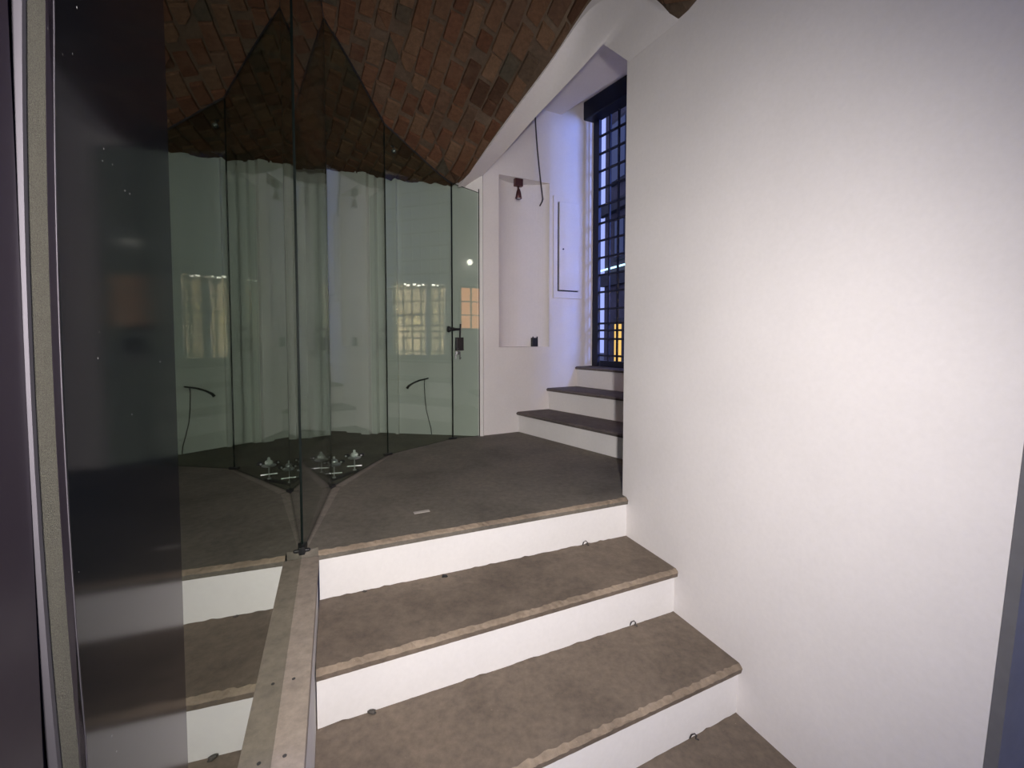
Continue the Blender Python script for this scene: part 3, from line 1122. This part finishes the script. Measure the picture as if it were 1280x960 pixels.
# ================================================================== iron gate in the opening
gate = thing('iron_gate', 'tall dark navy iron grille with small square openings at the top of the upper steps', 'gate')
GW = (GATE_R - gate_o).length
def gp(s, off=0.0):
    return gate_o + gd * s + ND * off
def gbar(s0, s1, z0, z1, th, name, off=0.03):
    q = MB()
    p = gp((s0 + s1) / 2, off)
    q.box((p.x, p.y, (z0 + z1) / 2), (abs(s1 - s0), th, z1 - z0), gd)
    return q.build(name, M['grille'], gate)
gbar(-0.0, 0.062, 0.46, 2.46, 0.026, 'stile', 0.018)
gbar(GW - 0.085, GW, 0.46, 2.46, 0.05, 'stile')
gbar(0.345, 0.425, 0.46, 2.46, 0.05, 'stile')
gbar(0.085, GW - 0.085, 0.46, 0.505, 0.04, 'rail')
q = MB()
c = gp(GW / 2 - 0.02, -0.03)
q.box((c.x, c.y, 2.40), (GW + 0.06, 0.12, 0.135), gd)
q.build('shutter_box', M['grille'], gate, bevel=0.008)
svals = [0.168, 0.258]
s = 0.425 + 0.10
while s < GW - 0.12:
    svals.append(s); s += 0.10
for s in svals:
    gbar(s - 0.007, s + 0.007, 0.50, 2.36, 0.012, 'upright_bar', 0.018)
z = 0.535
zl = []
zl = [0.545, 0.672, 0.737, 0.79, 0.90]
z = 1.03
while z < 2.32:
    zl.append(z); z += 0.131
for z in zl:
    gbar(0.02, GW - 0.04, z - 0.0075, z + 0.0075, 0.012, 'cross_bar', 0.018)

# ================================================================== things on the niche wall
# recess spotlight
sp = thing('recess_spotlight', 'small reddish bronze spotlight hanging from the top of the wall recess', 'spotlight')
p = niche_pt(0.312, -0.02)
q = MB(); q.box((p.x, p.y, 1.787), (0.062, 0.03, 0.052), ND); q.build('mount', M['rust'], sp, bevel=0.003)
q = MB(); q.tube([(p.x, p.y, 1.77), (p.x, p.y, 1.725)], 0.006, 8); q.build('stem', M['rust'], sp)
q = MB(); q.lathe((p.x + 0.002, p.y - 0.004, 1.740), [(0.010, 0), (0.016, -0.02), (0.024, -0.062), (0.021, -0.066), (0.0, -0.058)], 14); q.build('lamp_head', M['rust'], sp, smooth=True)
q = MB(); q.lathe((p.x + 0.002, p.y - 0.004, 1.6835), [(0.0, 0), (0.015, -0.001), (0.015, -0.007), (0.0, -0.009)], 12); q.build('lamp_face', M['chrome'], sp)
# socket
so_ = thing('socket_box', 'small black open socket box low in the wall recess', 'socket')
p = niche_pt(0.478, -0.072)
q = MB(); q.box((p.x, p.y, 0.648), (0.050, 0.022, 0.066), ND); q.build('box', M['black'], so_, bevel=0.002)
for s in (-1, 1):
    e = p + ND * (s * 0.018) + NN * 0.010
    q = MB(); q.box((e.x, e.y, 0.684), (0.009, 0.004, 0.012), ND); q.build('lug', M['black'], so_)
# hanging cable
p0, p1 = niche_pt(0.418, 0.03), niche_pt(0.474, 0.05)
pts = []
for k in np.linspace(0, 1, 16):
    p = p0.lerp(p1, k ** 1.5) 
    pts.append((p.x, p.y, 2.335 - k * 0.66))
pts += [(pts[-1][0] - 0.006, pts[-1][1] - 0.004, 1.655), (pts[-1][0] - 0.022, pts[-1][1] - 0.01, 1.625)]
q = MB(); q.tube(pts, 0.005, 8)
tag(q.build('hanging_cable', M['cable'], smooth=True), 'loose dark cable hanging down in front of the wall recess', 'cable')
# access hatch
hat = thing('access_hatch', 'white access hatch with a dark gap in the wall beside the barred opening', 'hatch')
q = MB()
z0, z1, t0, t1 = 0.978, 1.73, 0.592, 0.852
for (ta, tb_, za, zb_) in ((t0, t0 + 0.035, z0, z1), (t1 - 0.035, t1, z0, z1), (t0 + 0.035, t1 - 0.035, z0, z0 + 0.05), (t0 + 0.035, t1 - 0.035, z1 - 0.04, z1)):
    c = niche_pt((ta + tb_) / 2, 0.006)
    q.box((c.x, c.y, (za + zb_) / 2), (tb_ - ta, 0.012, zb_ - za), ND)
q.build('frame', M['plaster'], hat)
q = MB()
c = niche_pt((t0 + t1) / 2, 0.001)
q.box((c.x, c.y, (z0 + z1) / 2), (t1 - t0 - 0.07, 0.002, z1 - z0 - 0.09), ND)
q.build('dark_void', M['black'], hat)
q = MB()
c = niche_pt((t0 + t1) / 2 + 0.0065, 0.012)
q.box((c.x, c.y, (z0 + z1) / 2 + 0.009), (t1 - t0 - 0.083, 0.014, z1 - z0 - 0.103), ND)
hd_ = q.build('door', M['plaster'], hat, bevel=0.002)
q = MB()
c = niche_pt(0.672, 0.0195)
q.lathe((c.x, c.y, 1.342), [(0.0, 0), (0.006, 0.0), (0.006, 0.004), (0.0, 0.005)], 10, axis=(NN.x, NN.y, 0))
q.build('lock', M['cable'], hd_)

# ================================================================== wall cable behind the glass
wc = thing('wall_light_cable', 'thin dark cable with a bent black arm on the wall behind the glass', 'cable')
def bp(x, off):
    p = BW(x) - bn * off
    return p
pts = []
for x, z, o in ((-0.725, 0.328, 0.05), (-0.715, 0.345, 0.045), (-0.685, 0.366, 0.035), (-0.645, 0.384, 0.02), (-0.60, 0.394, 0.008), (-0.585, 0.398, 0.004)):
    p = bp(x, o); pts.append((p.x, p.y, z))
q = MB(); q.tube(pts, [0.010, 0.008, 0.006, 0.006, 0.005, 0.004], 8); q.build('arm', M['black'], wc, smooth=True)
pts = []
for x, z in ((-0.612, 0.391), (-0.616, 0.36), (-0.612, 0.26), (-0.604, 0.18), (-0.585, 0.10), (-0.570, 0.045), (-0.566, 0.003)):
    p = bp(x, 0.006); pts.append((p.x, p.y, z))
q = MB(); q.tube(pts, 0.0032, 6); q.build('lead', M['cable'], wc, smooth=True)

# tiny spotlight on the vault inside the glazed bay
vs_ = thing('vault_spotlight', 'tiny black spotlight with a bright lens under the brick vault behind the glass', 'spotlight')
vx, vy = -0.715, 2.80
vz = vault_z(vx, vy)
q = MB(); q.lathe((vx, vy, vz + 0.004), [(0.016, 0.0), (0.016, -0.008), (0.005, -0.010), (0.005, -0.022)], 10); q.build('mount', M['black'], vs_)
q = MB(); q.lathe((vx, vy + 0.012, vz - 0.024), [(0.0, 0.0), (0.013, 0.0), (0.015, 0.030), (0.0, 0.032)], 12, axis=(0.2, -0.9, -0.45)); q.build('lamp_head', M['black'], vs_)
q = MB(); q.lathe((vx + 0.0062, vy - 0.0158, vz - 0.038), [(0.0, 0.0), (0.008, 0.0), (0.006, 0.003), (0.0, 0.004)], 10, axis=(0.2, -0.9, -0.45)); q.build('lens', M['silver'], vs_)

# ================================================================== scraps on the floor and steps
q = MB()
c = Vector((-0.358, 1.778))
q.box((c.x, c.y, 0.0012), (0.062, 0.020, 0.0016), hd(66))
tag(q.build('paper_scrap', M['paper']), 'small pale strip of paper lying on the brown landing', 'paper')

def crumb(x, y, z, r, label, mat, name='plaster_crumb', cat='debris', seed=0):
    bm = bmesh.new()
    bmesh.ops.create_icosphere(bm, subdivisions=2, radius=r)
    rnd = random.Random(seed)
    for v in bm.verts:
        v.co *= rnd.uniform(0.5, 1.2)
        v.co.z = max(v.co.z * 0.75, -r * 0.45)
    me = bpy.data.meshes.new(name)
    bm.to_mesh(me); bm.free()
    me.materials.append(mat)
    o = bpy.data.objects.new(name, me)
    COL.objects.link(o)
    o.scale = (1.35, 0.8, 0.75)
    o.location = (x, y, z + r * 0.45 * 0.75)
    return tag(o, label, cat)
crumb(-0.244, 1.606, -0.17, 0.009, 'tiny black pebble on the first tread below the landing', M['black'], 'pebble', seed=1)
crumb(-0.387, 1.212, -0.34, 0.010, 'grey plaster crumb in the corner of the second tread near the curb', M['rubble'], seed=2)
crumb(-0.50, 1.510, -0.17, 0.006, 'pale plaster crumb against the top white riser near the curb', M['rubble'], seed=3)
def wire_loop(x, y, z, label, seed):
    rnd = random.Random(seed)
    q = MB()
    pts = [(x - 0.012, y, z + 0.002), (x - 0.008, y - 0.003, z + 0.016), (x, y - 0.006, z + 0.022), (x + 0.007, y - 0.004, z + 0.014), (x + 0.004, y - 0.004, z + 0.005), (x + 0.013, y - 0.006, z + 0.003)]
    q.tube(pts, 0.0022, 6)
    return tag(q.build('wire_stub', M['cable'], smooth=True), label, 'wire', 'wire stubs at the riser feet')
wire_loop(0.305, 1.853, -0.17, 'small bent wire stub at the foot of the top white riser near the wall', 1)
wire_loop(0.435, 1.590, -0.34, 'small bent wire stub at the foot of the second white riser near the wall', 2)
wire_loop(0.545, 1.316, -0.51, 'small bent wire stub at the foot of the third white riser near the wall', 3)

# ================================================================== side wall of the upper stair: lit window and lamp (seen mirrored in the glass door)
wi = struct(bpy.data.objects.new('window_1', None)); COL.objects.link(wi)
SIDE_N = -NN                        # into the stair
def sp_(t, off):
    return CORNER + ND * t + SIDE_N * off
q = MB()
for (ta, tb_, za, zb_) in ((0.355, 0.375, 0.75, 1.19), (0.595, 0.615, 0.75, 1.19), (0.375, 0.595, 0.75, 0.77), (0.375, 0.595, 1.17, 1.19), (0.478, 0.488, 0.77, 1.17), (0.375, 0.595, 0.895, 0.905), (0.375, 0.595, 1.03, 1.04)):
    c = sp_((ta + tb_) / 2, 0.015)
    q.box((c.x, c.y, (za + zb_) / 2), (tb_ - ta, 0.026, zb_ - za), ND)
q.build('window_frame', M['cable'], wi)
for ta, tb_ in ((0.375, 0.478), (0.488, 0.595)):
    for za, zb_ in ((0.77, 0.895), (0.905, 1.03), (1.04, 1.17)):
        q = MB()
        c = sp_((ta + tb_) / 2, 0.006)
        q.box((c.x, c.y, (za + zb_) / 2), (tb_ - ta, 0.006, zb_ - za), ND)
        q.build('window_pane', M['orange'], wi)
lamp = thing('wall_lamp', 'small round white wall lamp glowing above the lit window, mirrored in the glass door', 'lamp')
c = sp_(0.457, 0.0)
q = MB(); q.lathe((c.x, c.y, 1.42), [(0.028, 0.0), (0.028, 0.012), (0.012, 0.018), (0.012, 0.03)], 14, axis=(SIDE_N.x, SIDE_N.y, 0)); q.build('base', M['white'], lamp)
c2 = sp_(0.457, 0.052)
q = MB(); q.lathe((c2.x, c2.y, 1.42), [(0.001, -0.028), (0.016, -0.023), (0.026, -0.010), (0.028, 0), (0.026, 0.010), (0.016, 0.023), (0.001, 0.028)], 14); q.build('globe', M['bulb'], lamp, smooth=True)

# ================================================================== street beyond the gate
# far building, seen through the bars
fb = thing('street_building', 'brown stone building across the street seen through the iron grille', 'building')
F0, FD = Vector((2.42, 12.0)), hd(162.5)
FO = Vector((-FD.y, FD.x))
if FO.x < 0:
    FO = -FO
def fp(s, off=0.0):
    return F0 + FD * s - FO * off
q = MB(); q.prism([fp(0), fp(7.6), fp(7.6, -3), fp(0, -3)], -0.85, 9.5); q.build('wall', M['facade'], fb)
def fbox(s0, s1, z0, z1, dp, name, mat, parent=None):
    q = MB()
    c = fp((s0 + s1) / 2, dp / 2)
    q.box((c.x, c.y, (z0 + z1) / 2), (s1 - s0, dp, z1 - z0), FD)
    return q.build(name, mat, parent or fb)
fbox(-0.10, 7.6, 3.75, 4.0, 0.16, 'cornice', M['facade_dark'])
fbox(0.0, 7.6, 1.95, 2.25, 0.12, 'cornice', M['facade_dark'])
for (s0, s1, z0, z1) in ((0.45, 1.05, 4.5, 5.9), (0.62, 1.02, 2.62, 3.5), (1.6, 2.4, 4.5, 5.9), (3.2, 4.0, 4.5, 5.9), (1.6, 2.4, 2.62, 3.5), (0.45, 1.05, 6.7, 8.2), (1.6, 2.4, 6.7, 8.2)):
    w = fbox(s0 - 0.08, s1 + 0.08, z0 - 0.08, z1 + 0.08, 0.06, 'window_frame', M['facade_dark'])
    fbox(s0, s1, z0, z1, 0.075, 'window_pane', M['pane'], w)
lit = fbox(0.58, 1.04, 0.02, 1.12, 0.06, 'shop_door', M['facade_dark'])
fbox(0.66, 0.96, 0.05, 1.02, 0.08, 'lit_pane', M['warm'], lit)
q = MB()
a, b = fp(-0.22, 0.12), fp(1.6, 0.12)
q.tube([(a.x, a.y, 2.37), (b.x, b.y, 2.37)], 0.024, 8)
o = q.build('neon_tube', M['neon'], fb); o['label'] = 'pale blue glowing tube'

# jeweller's across the street: its window shows mirrored in the wide glass pane
js = thing('jewellery_shop', 'dark shop front whose lit display window is mirrored in the wide glass pane', 'shop')
q = MB()
X = 4.5
def jbox(x0, x1, y0, y1, z0, z1, name, mat, parent=None):
    q = MB()
    q.box(((x0 + x1) / 2, (y0 + y1) / 2, (z0 + z1) / 2), (x1 - x0, y1 - y0, z1 - z0))
    return q.build(name, mat, parent or js)
jbox(X, X + 0.5, -6.0, 2.54, -0.85, 6, 'wall', M['facade_dark'])
jbox(X, X + 0.5, 3.42, 4.7, -0.85, 6, 'wall', M['facade_dark'])
jbox(X, X + 0.5, 2.54, 3.42, -0.85, 0.36, 'wall', M['facade_dark'])
jbox(X, X + 0.5, 2.54, 3.42, 1.58, 6, 'wall', M['facade_dark'])
jbox(X, X + 0.42, 3.09, 3.17, 0.36, 1.58, 'mullion', M['facade_dark'])
jbox(X + 0.40, X + 0.48, 2.54, 3.42, 0.36, 1.58, 'display_back', M['cream'])
jbox(X + 0.26, X + 0.40, 2.78, 3.09, 0.882, 0.89, 'shelf', M['glass'])
jbox(X + 0.26, X + 0.40, 3.17, 3.42, 0.942, 0.95, 'shelf', M['glass'])
for k, (x, y) in enumerate(((X + 0.10, 2.74), (X + 0.25, 2.80), (X + 0.10, 2.90), (X + 0.25, 2.98), (X + 0.10, 3.04), (X + 0.12, 3.23), (X + 0.2, 3.32))):
    q = MB(); q.lathe((x, y, 1.56), [(0.028, 0.02), (0.028, 0.0), (0.0, -0.001)], 12); q.build('downlight', M['bulb'], js)
zax = -Vector((0.34, 0, -0.75)).normalized()
xax = Vector((0, 1, 0))
yax = zax.cross(xax)
for lz, pw in ((1.555, 170), (0.875, 70)):          # upper light serves the downlights; lower one added to brighten below the shelf
    d = bpy.data.lights.new('display_light', 'AREA'); d.shape = 'RECTANGLE'; d.size = 0.84; d.size_y = 0.05
    d.energy = pw; d.color = (1.0, 0.84, 0.58)
    o = bpy.data.objects.new('display_light', d); COL.objects.link(o); o.location = (X + 0.02, 2.98, lz)
    o.rotation_euler = Matrix((xax, yax, zax)).transposed().to_euler()
# necklace busts
def bust(x, y, z, h, label):
    t = thing('necklace_bust', label, 'bust', 'necklace busts in the shop display')
    q = MB()
    q.lathe((x, y, z), [(0.30 * h, 0), (0.34 * h, 0.05 * h), (0.38 * h, 0.35 * h), (0.34 * h, 0.55 * h), (0.16 * h, 0.72 * h), (0.13 * h, 0.85 * h), (0.15 * h, 0.98 * h), (0.0, h)], 14)
    q.build('torso', M['bust'], t, smooth=True)
    q = MB()
    ring = [(x - 0.34 * h * (0.75 + 0.25 * abs(math.cos(a))) , y + 0.22 * h * math.sin(a), z + 0.52 * h - 0.16 * h * math.cos(a)) for a in np.linspace(0, 2 * math.pi, 17)]
    q.tube(ring, 0.02 * h + 0.003, 6, cap=False)
    q.build('necklace', M['gold'], t)
    return t
bust(X + 0.26, 2.685, 0.92, 0.26, 'large gold necklace bust at the left of the mirrored shop display')
jbox(X + 0.18, X + 0.36, 2.62, 2.75, 0.36, 0.918, 'plinth', M['cream'])
bust(X + 0.32, 2.945, 0.892, 0.19, 'small gold necklace bust on the shelf of the mirrored shop display')
bust(X + 0.32, 3.265, 0.952, 0.22, 'gold necklace bust in the narrow right part of the mirrored shop display')
# string of fairy lights
fl = thing('fairy_light_string', 'vertical string of tiny fairy lights left in the mirrored shop display', 'lights')
q = MB(); q.tube([(X + 0.04, 2.575, 1.54), (X + 0.04, 2.585, 0.38)], 0.002, 5); q.build('wire', M['cable'], fl)
bm = bmesh.new(); bmesh.ops.create_icosphere(bm, subdivisions=1, radius=0.0075)
bme = bpy.data.meshes.new('bulb'); bm.to_mesh(bme); bm.free(); bme.materials.append(M['fairy'])
for k in range(24):
    o = bpy.data.objects.new('bulb', bme); COL.objects.link(o); o.parent = fl
    o.location = (X + 0.03, 2.575 + random.uniform(-0.02, 0.03), 1.52 - k * 0.048)

# made-up lamp outside the gate, out of view, adds blue dusk light
sl = thing('blue_fill_lamp', 'cool blue-white street lamp outside the barred opening', 'lamp')
LP = Vector((3.6, 0.6))
q = MB(); q.tube([(4.5, LP.y, 2.55), (4.2, LP.y, 2.95), (LP.x, LP.y, 2.95), (LP.x, LP.y, 2.85)], 0.02, 8); q.build('arm', M['grille'], sl)
q = MB(); q.lathe((LP.x, LP.y, 2.80), [(0.40, 0.0), (0.40, 0.02), (0.15, 0.10), (0.03, 0.13)], 16); q.build('hood', M['grille'], sl)
point('blue_fill_light', (LP.x, LP.y, 2.35), 2200, (0.20, 0.32, 1.0), 0.5)

# made-up post and cup below the added doorway fill light
ln = thing('fill_light_post', 'unseen post with a cup, added under the fill light behind the doorway', 'lamp')
q = MB(); q.tube([(0.55, -1.45, -0.85), (0.55, -1.45, 1.08)], [0.05, 0.025], 10); q.build('post', M['grille'], ln)
q = MB(); q.lathe((0.55, -1.45, 1.07), [(0.02, 0), (0.07, 0.01), (0.075, 0.03), (0.03, 0.035)], 12); q.build('cup', M['grille'], ln)

# unseen house added at the camera's back to block sky light
ho = struct(bpy.data.objects.new('sky_blocking_house', None), 'unseen dark house added behind the doorway to block sky light'); COL.objects.link(ho)
q = MB(); q.prism([(-7, -7.0), (9, -7.0), (9, -9), (-7, -9)], -0.85, 8.5); q.build('wall', M['facade'], ho)
for k in range(5):
    x = -5 + k * 2.6
    q = MB(); q.box((x, -6.98, 1.9), (0.9, 0.08, 1.5)); w = q.build('window_frame', M['facade_dark'], ho)
    q = MB(); q.box((x, -6.95, 1.9), (0.75, 0.06, 1.35)); q.build('window_pane', M['pane'], w)
